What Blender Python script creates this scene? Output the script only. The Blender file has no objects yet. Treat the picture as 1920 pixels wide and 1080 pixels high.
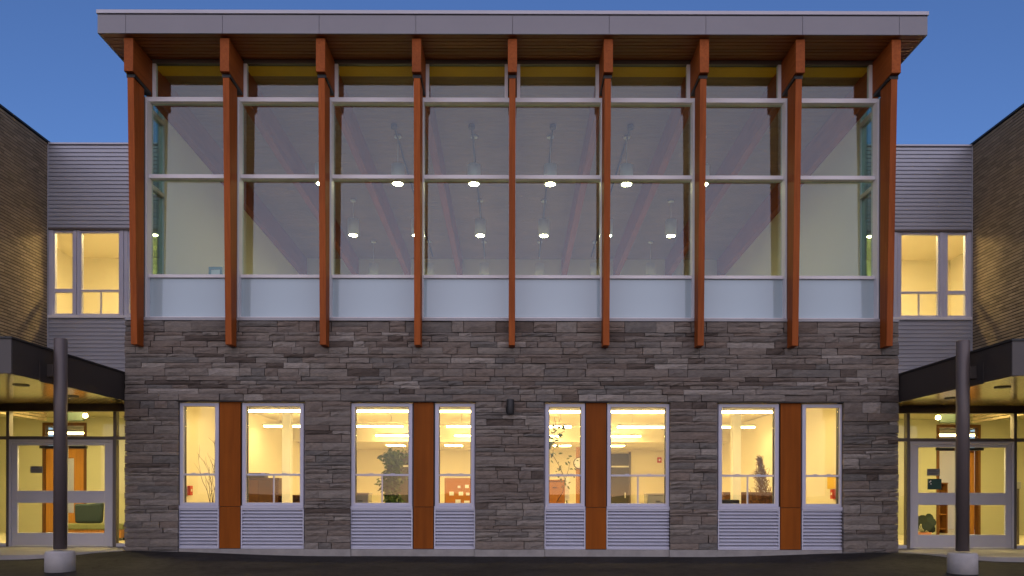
import bpy, bmesh, math, random
from mathutils import Vector
R = math.radians
rnd = random.Random(7)
sc = bpy.context.scene
col = sc.collection

# ------------------------------------------------------------------ camera, sky, sun, exposure
EYE, DIST, FPX, CX, HY = 1.16, 14.0, 1428.0, 959.0, 925.0
cam = bpy.data.cameras.new('camera')
camo = bpy.data.objects.new('camera', cam); col.objects.link(camo); sc.camera = camo
cam.sensor_width = 36; cam.lens = 36 * FPX / 1920
cam.shift_y = (HY - 540) / 1920; cam.shift_x = (960 - CX) / 1920
cam.clip_end = 3000
camo.location = (0, -DIST, EYE)
camo.rotation_euler = (R(90), R(-0.13), 0)

w = bpy.data.worlds.new('World'); sc.world = w; w.use_nodes = True
bg = w.node_tree.nodes['Background']
sk = w.node_tree.nodes.new('ShaderNodeTexSky'); sk.sky_type = 'NISHITA'; sk.sun_disc = False
sk.sun_elevation = R(8); sk.sun_rotation = R(180); sk.ozone_density = 4.3; sk.dust_density = 0.2
wb = w.node_tree.nodes.new('ShaderNodeMix'); wb.data_type = 'RGBA'; wb.blend_type = 'MULTIPLY'; wb.inputs[0].default_value = 1.0
wb.inputs[7].default_value = (1.10, .88, 1.03, 1)                # the photograph's white balance: a violet dusk
w.node_tree.links.new(sk.outputs[0], wb.inputs[6]); w.node_tree.links.new(wb.outputs[2], bg.inputs[0]); bg.inputs[1].default_value = 0.13

sun = bpy.data.lights.new('sun', 'SUN'); suno = bpy.data.objects.new('sun', sun); col.objects.link(suno)
sun.energy = 1.5; sun.angle = R(120); sun.color = (1.0, 0.80, 0.70)
suno.rotation_euler = (R(82), 0, 0)            # shines towards +Y from 8 degrees above the horizon
suno.location = (0, -40, 12)

sc.view_settings.view_transform = 'Standard'; sc.view_settings.look = 'None'
sc.view_settings.exposure = 0.4; sc.view_settings.gamma = 1.0
sc.render.engine = 'CYCLES'
sc.cycles.use_denoising = True
sc.cycles.max_bounces = 8; sc.cycles.transparent_max_bounces = 24
sc.cycles.sample_clamp_indirect = 6.0
sc.cycles.caustics_reflective = True; sc.cycles.blur_glossy = 1.0; sc.cycles.caustics_refractive = False

# ------------------------------------------------------------------ measuring helpers
def PX(x, Y): return (x - CX) * (DIST + Y) / FPX
def PZ(y, Y): return EYE + (HY - y) * (DIST + Y) / FPX

# ------------------------------------------------------------------ materials
MATS = {}
def nodes(name):
    m = bpy.data.materials.new(name); m.use_nodes = True
    nt = m.node_tree; b = nt.nodes['Principled BSDF']
    MATS[name] = m
    return m, nt, b
def coords(nt, scale=(1, 1, 1), rand=True):
    tc = nt.nodes.new('ShaderNodeTexCoord'); mp = nt.nodes.new('ShaderNodeMapping')
    mp.inputs['Scale'].default_value = scale
    if rand:
        oi = nt.nodes.new('ShaderNodeObjectInfo'); mu = nt.nodes.new('ShaderNodeMath'); mu.operation = 'MULTIPLY'
        mu.inputs[1].default_value = 53.0
        ad = nt.nodes.new('ShaderNodeVectorMath'); ad.operation = 'ADD'
        nt.links.new(oi.outputs['Random'], mu.inputs[0]); nt.links.new(tc.outputs['Object'], ad.inputs[0])
        nt.links.new(mu.outputs[0], ad.inputs[1]); nt.links.new(ad.outputs[0], mp.inputs['Vector'])
    else:
        nt.links.new(tc.outputs['Object'], mp.inputs['Vector'])
    return mp.outputs[0]
def noise(nt, vec, scale, detail=5, rough=.6):
    n = nt.nodes.new('ShaderNodeTexNoise'); n.inputs['Scale'].default_value = scale
    n.inputs['Detail'].default_value = detail; n.inputs['Roughness'].default_value = rough
    nt.links.new(vec, n.inputs['Vector']); return n.outputs['Fac']
def ramp(nt, fac, stops):
    r = nt.nodes.new('ShaderNodeValToRGB'); cr = r.color_ramp
    while len(cr.elements) < len(stops): cr.elements.new(.5)
    for e, (p, c) in zip(cr.elements, stops): e.position = p; e.color = (*c, 1)
    nt.links.new(fac, r.inputs[0]); return r.outputs[0]
def mix(nt, a, b, fac, mode='MIX'):
    m = nt.nodes.new('ShaderNodeMix'); m.data_type = 'RGBA'; m.blend_type = mode
    for s, i in ((fac, 0), (a, 6), (b, 7)):
        if isinstance(s, (int, float)): m.inputs[i].default_value = s
        elif isinstance(s, tuple): m.inputs[i].default_value = (*s, 1)
        else: nt.links.new(s, m.inputs[i])
    return m.outputs[2]
def bump(nt, b, h, strength, dist=.01):
    n = nt.nodes.new('ShaderNodeBump'); n.inputs['Strength'].default_value = strength; n.inputs['Distance'].default_value = dist
    nt.links.new(h, n.inputs['Height']); nt.links.new(n.outputs[0], b.inputs['Normal'])
def plain(name, c, rough=.5, metal=0.0, var=.12, scale=3.0, bmp=0.0, spec=.5, stretch=(1, 1, 1), fine=None):
    m, nt, b = nodes(name)
    v = coords(nt, stretch)
    f = noise(nt, v, scale)
    lo = tuple(x * (1 - var) for x in c); hi = tuple(min(1, x * (1 + var)) for x in c)
    cc = ramp(nt, f, [(.3, lo), (.7, hi)])
    nt.links.new(cc, b.inputs['Base Color'])
    b.inputs['Roughness'].default_value = rough; b.inputs['Metallic'].default_value = metal
    b.inputs['Specular IOR Level'].default_value = spec
    rr = nt.nodes.new('ShaderNodeMapRange'); rr.inputs[3].default_value = rough * .85; rr.inputs[4].default_value = min(1, rough * 1.2)
    nt.links.new(f, rr.inputs[0]); nt.links.new(rr.outputs[0], b.inputs['Roughness'])
    if bmp: bump(nt, b, noise(nt, v, fine or scale * 12, 4), bmp)
    return m
def wood(name, dark, light, axis, rough=.5, scale=7.0, spec=.4):
    m, nt, b = nodes(name)
    st = [1, 1, 1]; st['xyz'.index(axis)] = .06
    v = coords(nt, tuple(st))
    g = noise(nt, v, scale * 3, 7, .65)
    v2 = coords(nt, tuple([.5 if s == 1 else .25 for s in st]))
    big = noise(nt, v2, 2.2, 3)
    c = ramp(nt, g, [(.25, dark), (.5, tuple((a + c_) / 2 for a, c_ in zip(dark, light))), (.78, light)])
    oi = nt.nodes.new('ShaderNodeObjectInfo')
    t = ramp(nt, oi.outputs['Random'], [(0, (.78, .78, .78)), (1, (1.1, 1.1, 1.1))])
    c = mix(nt, c, t, .8, 'MULTIPLY')
    c = mix(nt, c, ramp(nt, big, [(.3, (.72, .72, .72)), (.7, (1.1, 1.08, 1.05))]), .7, 'MULTIPLY')
    nt.links.new(c, b.inputs['Base Color']); b.inputs['Roughness'].default_value = rough
    b.inputs['Specular IOR Level'].default_value = spec
    bump(nt, b, g, .12, .004)
    return m
def toned(name, stops, rough=.85, nscale=9, bmp=.5, amount=.55, spec=.3, streak=(1, 1, 3)):
    """colour from the piece's own tone attribute plus weathering noise"""
    m, nt, b = nodes(name)
    at = nt.nodes.new('ShaderNodeAttribute'); at.attribute_name = 'tone'
    c = ramp(nt, at.outputs['Fac'], stops)
    v = coords(nt, streak, rand=False)
    geo = nt.nodes.new('ShaderNodeNewGeometry')
    mp = nt.nodes.new('ShaderNodeMapping'); mp.inputs['Scale'].default_value = streak
    nt.links.new(geo.outputs['Position'], mp.inputs['Vector'])
    n1 = noise(nt, mp.outputs[0], nscale, 6, .7); n2 = noise(nt, mp.outputs[0], nscale * .22, 3)
    c = mix(nt, c, ramp(nt, n1, [(.25, (.55, .53, .5)), (.55, (1, 1, 1)), (.8, (1.25, 1.22, 1.2))]), amount, 'MULTIPLY')
    c = mix(nt, c, ramp(nt, n2, [(.3, (.8, .8, .82)), (.7, (1.12, 1.08, 1.04))]), amount, 'MULTIPLY')
    nt.links.new(c, b.inputs['Base Color']); b.inputs['Roughness'].default_value = rough
    b.inputs['Specular IOR Level'].default_value = spec
    bump(nt, b, n1, bmp, .012)
    return m
def glass(name, tint, ior, rough=0.0):
    m = bpy.data.materials.new(name); m.use_nodes = True; nt = m.node_tree; nt.nodes.clear(); MATS[name] = m
    out = nt.nodes.new('ShaderNodeOutputMaterial'); mx = nt.nodes.new('ShaderNodeMixShader')
    tr = nt.nodes.new('ShaderNodeBsdfTransparent'); tr.inputs[0].default_value = (*tint, 1)
    gl = nt.nodes.new('ShaderNodeBsdfGlossy'); gl.inputs['Roughness'].default_value = rough; gl.inputs[0].default_value = (.95, .97, 1, 1)
    # Schlick reflectance, the same from either side of the pane
    ge = nt.nodes.new('ShaderNodeNewGeometry'); dt = nt.nodes.new('ShaderNodeVectorMath'); dt.operation = 'DOT_PRODUCT'
    nt.links.new(ge.outputs['Normal'], dt.inputs[0]); nt.links.new(ge.outputs['Incoming'], dt.inputs[1])
    def mth(op, a, b_):
        q = nt.nodes.new('ShaderNodeMath'); q.operation = op
        for i, v in enumerate((a, b_)):
            if v is None: continue
            if isinstance(v, (int, float)): q.inputs[i].default_value = v
            else: nt.links.new(v, q.inputs[i])
        return q.outputs[0]
    f0 = ((ior - 1) / (ior + 1)) ** 2
    cosi = mth('ABSOLUTE', dt.outputs['Value'], None)
    fres = mth('ADD', mth('MULTIPLY', mth('POWER', mth('SUBTRACT', 1.0, cosi), 5.0), 1 - f0), f0)
    # the panes are not perfectly flat: a faint long-wave ripple
    tc = nt.nodes.new('ShaderNodeNewGeometry'); nz = nt.nodes.new('ShaderNodeTexNoise'); nz.inputs['Scale'].default_value = .9
    bp = nt.nodes.new('ShaderNodeBump'); bp.inputs['Strength'].default_value = .04; bp.inputs['Distance'].default_value = .05
    nt.links.new(tc.outputs['Position'], nz.inputs['Vector']); nt.links.new(nz.outputs[0], bp.inputs['Height'])
    nt.links.new(bp.outputs[0], gl.inputs['Normal'])
    nt.links.new(fres, mx.inputs[0]); nt.links.new(tr.outputs[0], mx.inputs[1]); nt.links.new(gl.outputs[0], mx.inputs[2])
    nt.links.new(mx.outputs[0], out.inputs[0]); return m
def lamp(name, c, s):
    m, nt, b = nodes(name); b.inputs['Base Color'].default_value = (.8, .8, .75, 1)
    b.inputs['Emission Color'].default_value = (*c, 1); b.inputs['Emission Strength'].default_value = s; return m

toned('stone', [(0, (.100, .080, .067)), (.2, (.212, .174, .146)), (.35, (.160, .152, .140)), (.5, (.205, .168, .140)), (.65, (.25, .226, .198)), (.8, (.205, .180, .157)), (1, (.325, .295, .262))], nscale=14, bmp=.9, amount=.8)
toned('brick', [(0, (.27, .21, .135)), (.5, (.35, .272, .175)), (1, (.43, .335, .22))], nscale=25, bmp=.25, amount=.2, streak=(1, 1, 1))
plain('mortar', (.085, .076, .068), .95, var=.2, scale=30, bmp=.4)
plain('brick_mortar', (.016, .014, .012), .95, var=.2, scale=30, bmp=.3)
wood('timber_fin', (.27, .060, .008), (.47, .118, .020), 'z', rough=.6, spec=.2)
wood('timber_beam', (.27, .062, .010), (.47, .122, .024), 'y', rough=.6, spec=.2)
wood('timber_soffit', (.28, .085, .018), (.45, .15, .035), 'x', rough=.4, spec=.4)
wood('timber_ceiling', (.25, .15, .085), (.37, .235, .14), 'x', rough=.5)
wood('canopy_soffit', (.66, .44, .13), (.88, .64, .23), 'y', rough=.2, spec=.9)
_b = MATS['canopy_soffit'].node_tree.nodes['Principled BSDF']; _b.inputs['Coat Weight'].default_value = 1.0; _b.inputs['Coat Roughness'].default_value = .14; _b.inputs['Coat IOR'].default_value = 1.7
wood('wood_panel', (.20, .048, .003), (.33, .088, .006), 'z', rough=.6, scale=2.5, spec=.15)
wood('amber_wood', (.34, .14, .026), (.50, .23, .05), 'z', rough=.4)
wood('brown_wood', (.09, .034, .008), (.17, .068, .018), 'z', rough=.45)
plain('ochre_painted_glow', (.85, .48, .02), .5, var=.06)  # warm light on the upper ceiling strip, put into an ochre base colour
plain('window_aluminium', (.52, .52, .62), .45, var=.05, scale=1.5)
plain('white_aluminium', (.74, .72, .74), .42, metal=.0, var=.05, scale=1.5)
plain('door_aluminium', (.50, .50, .55), .40, metal=.2, var=.05, scale=1.5)
plain('louvre_aluminium', (.52, .53, .63), .45, metal=.1, var=.06, scale=2)
plain('corrugated_metal', (.42, .43, .48), .42, metal=.25, var=.06, scale=1.2)
plain('fascia_metal', (.235, .228, .248), .42, metal=.2, var=.06, scale=.8)
plain('coping_metal', (.48, .47, .52), .4, metal=.2, var=.06, scale=.8)
plain('bronze_metal', (.060, .050, .044), .45, metal=.3, var=.12, scale=1.0, bmp=.02)
plain('bronze_light', (.125, .108, .100), .4, metal=.3, var=.1, scale=1.0)
plain('bronze_front', (.085, .076, .072), .5, metal=.2, var=.1, scale=1.0)  # lighter copy of the bronze: sky reflection put into the front fascia's colour
plain('base_concrete', (.43, .415, .41), .9, var=.12, scale=5, bmp=.3, fine=60)
plain('column_paint', (.125, .102, .098), .42, metal=.1, var=.08, scale=1.0)
plain('black_metal', (.02, .02, .02), .5, var=.1)
plain('concrete', (.30, .285, .27), .9, var=.16, scale=5, bmp=.35, fine=60)
plain('concrete_walk', (.34, .32, .30), .9, var=.14, scale=2.5, bmp=.3, fine=60)
plain('sill_metal', (.33, .33, .35), .5, metal=.2, var=.1, scale=2)
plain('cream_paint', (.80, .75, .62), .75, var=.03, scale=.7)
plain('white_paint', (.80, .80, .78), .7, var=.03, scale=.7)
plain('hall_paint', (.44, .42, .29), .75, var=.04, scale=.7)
plain('floor_vinyl', (.62, .55, .42), .5, var=.1, scale=2)
plain('polished_floor', (.62, .55, .40), .28, var=.08, scale=2, spec=1.0)
plain('grey_door', (.045, .042, .036), .5, var=.08)
plain('white_enamel', (.78, .78, .76), .4, var=.03)
plain('red_enamel', (.55, .05, .03), .4, var=.05)
plain('paper_white', (.80, .79, .74), .8, var=.03)
plain('paper_yellow', (.80, .52, .08), .8, var=.03)
plain('orange_board', (.42, .15, .018), .7, var=.08, scale=6)
plain('grey_plate', (.16, .17, .16), .4, var=.05)
plain('green_notice', (.012, .065, .045), .5, var=.08)
plain('green_fabric', (.15, .16, .07), .9, var=.12, scale=20, bmp=.2)
plain('teal_fabric', (.020, .036, .042), .9, var=.15, scale=20, bmp=.2)
plain('teal_paint', (.10, .25, .23), .5, var=.06)
plain('terracotta', (.33, .13, .07), .8, var=.12)
plain('leaf', (.062, .125, .008), .5, var=.35, scale=9)
plain('dark_leaf', (.012, .022, .014), .5, var=.3, scale=9)
plain('bark', (.07, .045, .025), .9, var=.2, scale=15)
plain('dried_grass', (.20, .085, .018), .9, var=.3, scale=12)
glass('window_glass', (.96, .98, .965), 1.34)
glass('curtain_glass', (.80, .91, .90), 1.66)
glass('return_glass', (.62, .76, .68), 1.6)
lamp('lamp_office', (1.0, .70, .26), 38.0)
lamp('lamp_pendant', (1.0, .76, .38), 85.0)
lamp('lamp_hall', (1.0, .76, .30), 52.0)
lamp('lamp_link', (1.0, .72, .30), 105.0)
# spandrel: back-painted glass
m, nt, b = nodes('spandrel_glass'); b.inputs['Base Color'].default_value = (.40, .51, .56, 1); b.inputs['Roughness'].default_value = .08
b.inputs['Specular IOR Level'].default_value = .7; b.inputs['Coat Weight'].default_value = .3; b.inputs['Coat Roughness'].default_value = .02
# asphalt
m, nt, b = nodes('asphalt')
geo = nt.nodes.new('ShaderNodeNewGeometry')
g1 = noise(nt, geo.outputs['Position'], 160, 3, .8); g2 = noise(nt, geo.outputs['Position'], .8, 4)
c = ramp(nt, g1, [(.3, (.024, .022, .021)), (.62, (.050, .047, .045)), (.8, (.11, .105, .10))])
c = mix(nt, c, ramp(nt, g2, [(.3, (.6, .6, .6)), (.7, (1.25, 1.22, 1.18))]), .95, 'MULTIPLY')
g3 = noise(nt, geo.outputs['Position'], 7, 6, .75)
c = mix(nt, c, ramp(nt, g3, [(.36, (.55, .54, .53)), (.5, (1, 1, 1)), (.72, (1.3, 1.28, 1.25))]), .8, 'MULTIPLY')
nt.links.new(c, b.inputs['Base Color']); b.inputs['Roughness'].default_value = .9; b.inputs['Specular IOR Level'].default_value = .15
bump(nt, b, g1, .7, .008)

# ------------------------------------------------------------------ object helpers
WO = {}
class MB:
    def __init__(s): s.v = []; s.f = []; s.t = []; s.tone = 0.5
    def add(s, vs, fs):
        n = len(s.v); s.v += [tuple(p) for p in vs]
        for q in fs: s.f.append(tuple(n + i for i in q)); s.t.append(s.tone)
        return s
    def box(s, x0, x1, y0, y1, z0, z1):
        x0, x1 = min(x0, x1), max(x0, x1); y0, y1 = min(y0, y1), max(y0, y1); z0, z1 = min(z0, z1), max(z0, z1)
        return s.add([(x0, y0, z0), (x1, y0, z0), (x1, y1, z0), (x0, y1, z0), (x0, y0, z1), (x1, y0, z1), (x1, y1, z1), (x0, y1, z1)],
                     [(3, 2, 1, 0), (4, 5, 6, 7), (0, 1, 5, 4), (1, 2, 6, 5), (2, 3, 7, 6), (3, 0, 4, 7)])
    def prism(s, pts, axis, a0, a1):
        """closed polygon extruded along an axis; pts are the other two coordinates in xyz order"""
        def P(p, a):
            return {'x': (a, p[0], p[1]), 'y': (p[0], a, p[1]), 'z': (p[0], p[1], a)}[axis]
        n = len(pts)
        return s.add([P(p, a0) for p in pts] + [P(p, a1) for p in pts],
                     [tuple(range(n))[::-1], tuple(range(n, 2 * n))] + [(i, (i + 1) % n, n + (i + 1) % n, n + i) for i in range(n)])
    def tube(s, path, r0, r1=None, n=6):
        r1 = r0 if r1 is None else r1
        path = [Vector(p) for p in path]; vs = []; fs = []
        for i, p in enumerate(path):
            d = (path[min(i + 1, len(path) - 1)] - path[max(i - 1, 0)]).normalized()
            a = d.orthogonal().normalized(); b_ = d.cross(a)
            r = r0 + (r1 - r0) * i / max(1, len(path) - 1)
            for k in range(n):
                t = 2 * math.pi * k / n; vs.append(p + a * math.cos(t) * r + b_ * math.sin(t) * r)
        for i in range(len(path) - 1):
            for k in range(n):
                fs.append((i * n + k, i * n + (k + 1) % n, (i + 1) * n + (k + 1) % n, (i + 1) * n + k))
        fs.append(tuple(range(n))[::-1]); fs.append(tuple((len(path) - 1) * n + k for k in range(n)))
        return s.add(vs, fs)
    def lathe(s, c, prof, n=24):
        vs = []; fs = []
        for r, z in prof:
            for k in range(n):
                t = 2 * math.pi * k / n; vs.append((c[0] + r * math.cos(t), c[1] + r * math.sin(t), c[2] + z))
        for i in range(len(prof) - 1):
            for k in range(n): fs.append((i * n + k, i * n + (k + 1) % n, (i + 1) * n + (k + 1) % n, (i + 1) * n + k))
        fs.append(tuple(range(n))[::-1]); fs.append(tuple((len(prof) - 1) * n + k for k in range(n)))
        return s.add(vs, fs)
    def build(s, name, mat, parent=None, bevel=0.0, smooth=False, tones=False, kind=None):
        xs = [p[0] for p in s.v]; ys = [p[1] for p in s.v]; zs = [p[2] for p in s.v]
        c = Vector(((min(xs) + max(xs)) / 2, (min(ys) + max(ys)) / 2, min(zs)))
        me = bpy.data.meshes.new(name)
        me.from_pydata([(p[0] - c.x, p[1] - c.y, p[2] - c.z) for p in s.v], [], s.f)
        bm = bmesh.new(); bm.from_mesh(me); bmesh.ops.recalc_face_normals(bm, faces=bm.faces); bm.to_mesh(me); bm.free()
        if tones:
            at = me.attributes.new('tone', 'FLOAT', 'FACE'); at.data.foreach_set('value', s.t)
        me.materials.append(MATS[mat])
        if smooth:
            for p in me.polygons: p.use_smooth = len(p.vertices) <= 4
        o = bpy.data.objects.new(name, me); col.objects.link(o)
        pw = Vector((0, 0, 0))
        if parent is not None: o.parent = parent; pw = WO[parent.name]
        o.location = c - pw; WO[o.name] = c
        if bevel:
            bv = o.modifiers.new('edge', 'BEVEL'); bv.width = bevel; bv.segments = 2; bv.limit_method = 'ANGLE'
        if kind: o['kind'] = kind
        return o
def box(name, mat, parent, *a, bevel=0.0, kind=None): return MB().box(*a).build(name, mat, parent, bevel=bevel, kind=kind)
def thing(name, label, cat, loc, group=None):
    o = bpy.data.objects.new(name, None); col.objects.link(o); o.location = loc; o.empty_display_size = .2
    o['label'] = label; o['category'] = cat
    if group: o['group'] = group
    WO[o.name] = Vector(loc); return o
def tag(o, label, cat, group=None):
    o['label'] = label; o['category'] = cat
    if group: o['group'] = group
    return o
def wall_with_holes(mb, x0, x1, z0, z1, y0, y1, holes):
    """slab in the XZ plane with rectangular openings, no inner faces"""
    xs = sorted({x0, x1, *[h[0] for h in holes], *[h[1] for h in holes]}); zs = sorted({z0, z1, *[h[2] for h in holes], *[h[3] for h in holes]})
    def solid(i, j):
        if i < 0 or j < 0 or i >= len(xs) - 1 or j >= len(zs) - 1: return False
        cx, cz = (xs[i] + xs[i + 1]) / 2, (zs[j] + zs[j + 1]) / 2
        return not any(h[0] < cx < h[1] and h[2] < cz < h[3] for h in holes)
    for i in range(len(xs) - 1):
        for j in range(len(zs) - 1):
            if not solid(i, j): continue
            a, b_, c, d = xs[i], xs[i + 1], zs[j], zs[j + 1]
            mb.add([(a, y0, c), (b_, y0, c), (b_, y0, d), (a, y0, d)], [(0, 1, 2, 3)])
            mb.add([(a, y1, c), (b_, y1, c), (b_, y1, d), (a, y1, d)], [(3, 2, 1, 0)])
            if not solid(i - 1, j): mb.add([(a, y0, c), (a, y1, c), (a, y1, d), (a, y0, d)], [(3, 2, 1, 0)])
            if not solid(i + 1, j): mb.add([(b_, y0, c), (b_, y1, c), (b_, y1, d), (b_, y0, d)], [(0, 1, 2, 3)])
            if not solid(i, j - 1): mb.add([(a, y0, c), (b_, y0, c), (b_, y1, c), (a, y1, c)], [(3, 2, 1, 0)])
            if not solid(i, j + 1): mb.add([(a, y0, d), (b_, y0, d), (b_, y1, d), (a, y1, d)], [(0, 1, 2, 3)])
    return mb

# ------------------------------------------------------------------ ground and walkways
def sm(t): t = max(0, min(1, t)); return t * t * (3 - 2 * t)
def ground_z(x, y): return .085 * sm((abs(x) - 3.6) / 3.2) * sm((y + 2.1) / 1.9) + .022 * min(0, max(y, -30))
gx = [-900, -300, -100, -40, -20] + [i * .5 for i in range(-24, 25)] + [20, 40, 100, 300, 900]
gy = [-900, -300, -100, -40, -20, -12, -8, -6, -5] + [-4 + i * .25 for i in range(0, 18)] + [2, 20, 100, 300, 900]
mb = MB()
vs = [(x, y, ground_z(x, min(y, .2)) if y < 1 else 0.0) for y in gy for x in gx]
n = len(gx)
mb.add(vs, [(j * n + i, j * n + i + 1, (j + 1) * n + i + 1, (j + 1) * n + i) for j in range(len(gy) - 1) for i in range(n - 1)])
g = mb.build('asphalt_ground', 'asphalt', smooth=True); g['kind'] = 'structure'
for sx in (-1, 1):
    pts = [(7.14, .86), (7.14, -.02), (7.25, -.10), (7.42, -.28), (7.62, -.62), (7.86, -.92), (8.2, -1.10), (8.7, -1.16), (13.5, -1.16), (13.5, .86)]
    wk = MB().prism([(sx * a, b_) for a, b_ in pts], 'z', -.2, .10).build('walkway', 'concrete_walk', bevel=.01); wk['kind'] = 'structure'

# ------------------------------------------------------------------ central pavilion
SW = 7.11                                  # half width of the stone base
ZB, ZW, ZS = .13, PZ(753, 0), PZ(603, 0)   # plinth top, window head, stone top
pav = thing('pavilion', 'two-storey pavilion with a grey stone base, tall timber fins and a glazed upper floor', 'building', (0, 0, 0))
GROUPS = [  # opening, then (kind, x0, x1) in frame order
    ((334, 571), [('narrow', 338, 411), ('panel', 413, 452), ('wide', 455, 570)]),
    ((657, 891), [('wide', 659, 773), ('panel', 776, 813), ('narrow', 816, 890)]),
    ((1020, 1256), [('narrow', 1022, 1096), ('panel', 1098, 1136), ('wide', 1138, 1255)]),
    ((1345, 1581), [('wide', 1346, 1459), ('panel', 1462, 1500), ('narrow', 1503, 1580)])]
OPEN = [(PX(a, 0), PX(b_, 0)) for (a, b_), _ in GROUPS]
holes = [(a, b_, ZB, ZW) for a, b_ in OPEN]
sw = wall_with_holes(MB(), -SW + .05, SW - .05, .0, ZS - .01, .045, .32, holes).build('stone_wall', 'mortar', pav)

STONES = []
def one_stone(u0, u1, z0, z1, tone, place, proud):
    mb = MB(); mb.tone = tone
    g_ = .005; u0 += g_; u1 -= g_; z0 += g_ * .8; z1 -= g_ * .8
    nu = 4 if u1 - u0 > .3 else 3; nz = 2
    fr = []
    for j in range(nz + 1):
        for i in range(nu + 1):
            edge = i in (0, nu) or j in (0, nz)
            d = proud + (rnd.uniform(-.014, .003) if edge else rnd.uniform(-.004, .018))
            uu = u0 + (u1 - u0) * i / nu + (0 if i in (0, nu) else rnd.uniform(-.02, .02)) + (rnd.uniform(-.003, .003) if edge else 0)
            zz = z0 + (z1 - z0) * j / nz + (rnd.uniform(-.004, .004))
            fr.append((uu, -d, zz))
    back = [(u0, .05, z0), (u1, .05, z0), (u1, .05, z1), (u0, .05, z1)]
    k = nu + 1; vs = [place(*p) for p in fr + back]; B = len(fr)
    fs = [(j * k + i, j * k + i + 1, (j + 1) * k + i + 1, (j + 1) * k + i) for j in range(nz) for i in range(nu)]
    fs += [tuple([B, B + 1] + [i for i in range(nu, -1, -1)]), tuple([B + 2, B + 3] + [nz * k + i for i in range(nu + 1)])]
    fs += [tuple([B + 1, B + 2] + [j * k + nu for j in range(nz, -1, -1)]), tuple([B + 3, B] + [j * k for j in range(nz + 1)])]
    mb.add(vs, fs); return mb
def lay(u0, u1, z0, z1, place, front=True, pier=False):
    z = z0
    while z < z1 - .001:
        h = rnd.choice([.055, .065, .075, .09, .105, .12, .15] if pier else [.065, .075, .085, .10, .11, .125, .145, .17])
        if z1 - (z + h) < .08: h = z1 - z
        if h > .23: h /= 2
        u = u0 - 0.0
        while u < u1 - .001:
            L = rnd.uniform(.20, .50) if rnd.random() < .65 else rnd.uniform(.45, .9)
            if h < .11: L *= 1.15
            if u1 - (u + L) < .16: L = u1 - u
            if L > 1.15: L /= 2
            base = rnd.gauss(.48, .24)
            if h > .165 and rnd.random() < .38:      # a jump: two thin stones beside a thick one
                k = rnd.uniform(.42, .58)
                parts = [(z, z + h * k), (z + h * k, z + h)]
            else: parts = [(z, z + h)]
            for a, b_ in parts:
                t = max(0, min(1, base + rnd.uniform(-.14, .14)))
                STONES.append(((L * (b_ - a)) * (1 if front else .01), one_stone(u, u + L, a, b_, t, place, rnd.uniform(.0, .034))))
            u += L
        z += h
ident = lambda u, d, z: (u, d, z)
lay(-SW, SW, ZW + .006, ZS, ident)
edges = [-SW] + [e for o in OPEN for e in o] + [SW]
for k in range(0, 10, 2):
    lay(edges[k], edges[k + 1], .09 if k in (0, 8) else ZB, ZW, ident, pier=True)
for sx in (-1, 1):                                     # returns round the corners
    pl = (lambda s: (lambda u, d, z: (s * (SW - .018 - d), u, z)))(sx)
    lay(.06, .85, .09, ZS, pl, False); lay(.85, 2.78, 3.38, ZS, pl, False)
    box('return_wall', 'mortar', pav, sx * (SW - .30), sx * (SW - .045), .325, 2.9, 0, ZS - .012)
STONES.sort(key=lambda s: -s[0])
for a, mb in STONES[:300]: mb.build('stone', 'stone', sw, tones=True)
rest = MB()
for a, mb in STONES[300:]:
    rest.tone = mb.tone; rest.add(mb.v, mb.f)
rest.build('small_stones', 'stone', sw, tones=True, kind='stuff')
# plinth
for k in range(0, 10, 2):
    if k not in (0, 8): box('plinth', 'concrete', pav, edges[k] - .01, edges[k + 1] + .01, -.025, .042, -.1, ZB - .003, bevel=.008)
    else: box('plinth', 'concrete', pav, edges[k], edges[k + 1], -.012, .042, -.1, .086, bevel=.008)
for a, b_ in OPEN: box('plinth', 'concrete', pav, a + .012, b_ - .012, .0, .3, -.1, ZB - .006, bevel=.006)

def window(x0, x1, wide, zb, zt, zr, y, parent, glassm='window_glass', fw=.068, deep=.12, framem='window_aluminium'):
    """hung window: frame ring (the part itself), two panes, meeting rail, and a muntin in wide ones"""
    mb = MB()
    mb.box(x0, x0 + fw, y, y + deep, zb, zt); mb.box(x1 - fw, x1, y, y + deep, zb, zt)
    mb.box(x0 + fw, x1 - fw, y, y + deep, zt - fw * .9, zt); mb.box(x0 + fw, x1 - fw, y, y + deep, zb, zb + fw * .8)
    wn = mb.build('window', framem, parent, bevel=.004)
    xa, xb = x0 + fw, x1 - fw
    MB().box(xa, xb, y + .035, y + deep - .02, zr - .018, zr + .018).build('meeting_rail', framem, wn, bevel=.003)
    if wide: box('muntin', framem, wn, (xa + xb) / 2 - .012, (xa + xb) / 2 + .012, y + .05, y + .085, zb + fw * .8, zr - .019)
    # thin sash liners
    for q in (xa, xb - .012): box('sash', 'grey_door', wn, q, q + .012, y + .06, y + deep - .004, zb + fw * .8 + .002, zt - fw * .9 - .002)
    yg = y + .075
    box('pane', glassm, wn, xa + .013, xb - .013, yg, yg + .006, zr + .019, zt - fw * .9 - .001)
    if wide:
        c_ = (xa + xb) / 2
        box('pane', glassm, wn, xa + .013, c_ - .013, yg, yg + .006, zb + fw * .8 + .001, zr - .019)
        box('pane', glassm, wn, c_ + .013, xb - .013, yg, yg + .006, zb + fw * .8 + .001, zr - .019)
    else: box('pane', glassm, wn, xa + .013, xb - .013, yg, yg + .006, zb + fw * .8 + .001, zr - .019)
    for q in (.3, .7):
        xq = xa + (xb - xa) * q; box('latch', framem, wn, xq - .035, xq + .035, y + .03, y + .05, zr + .019, zr + .030)
    return wn
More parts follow.
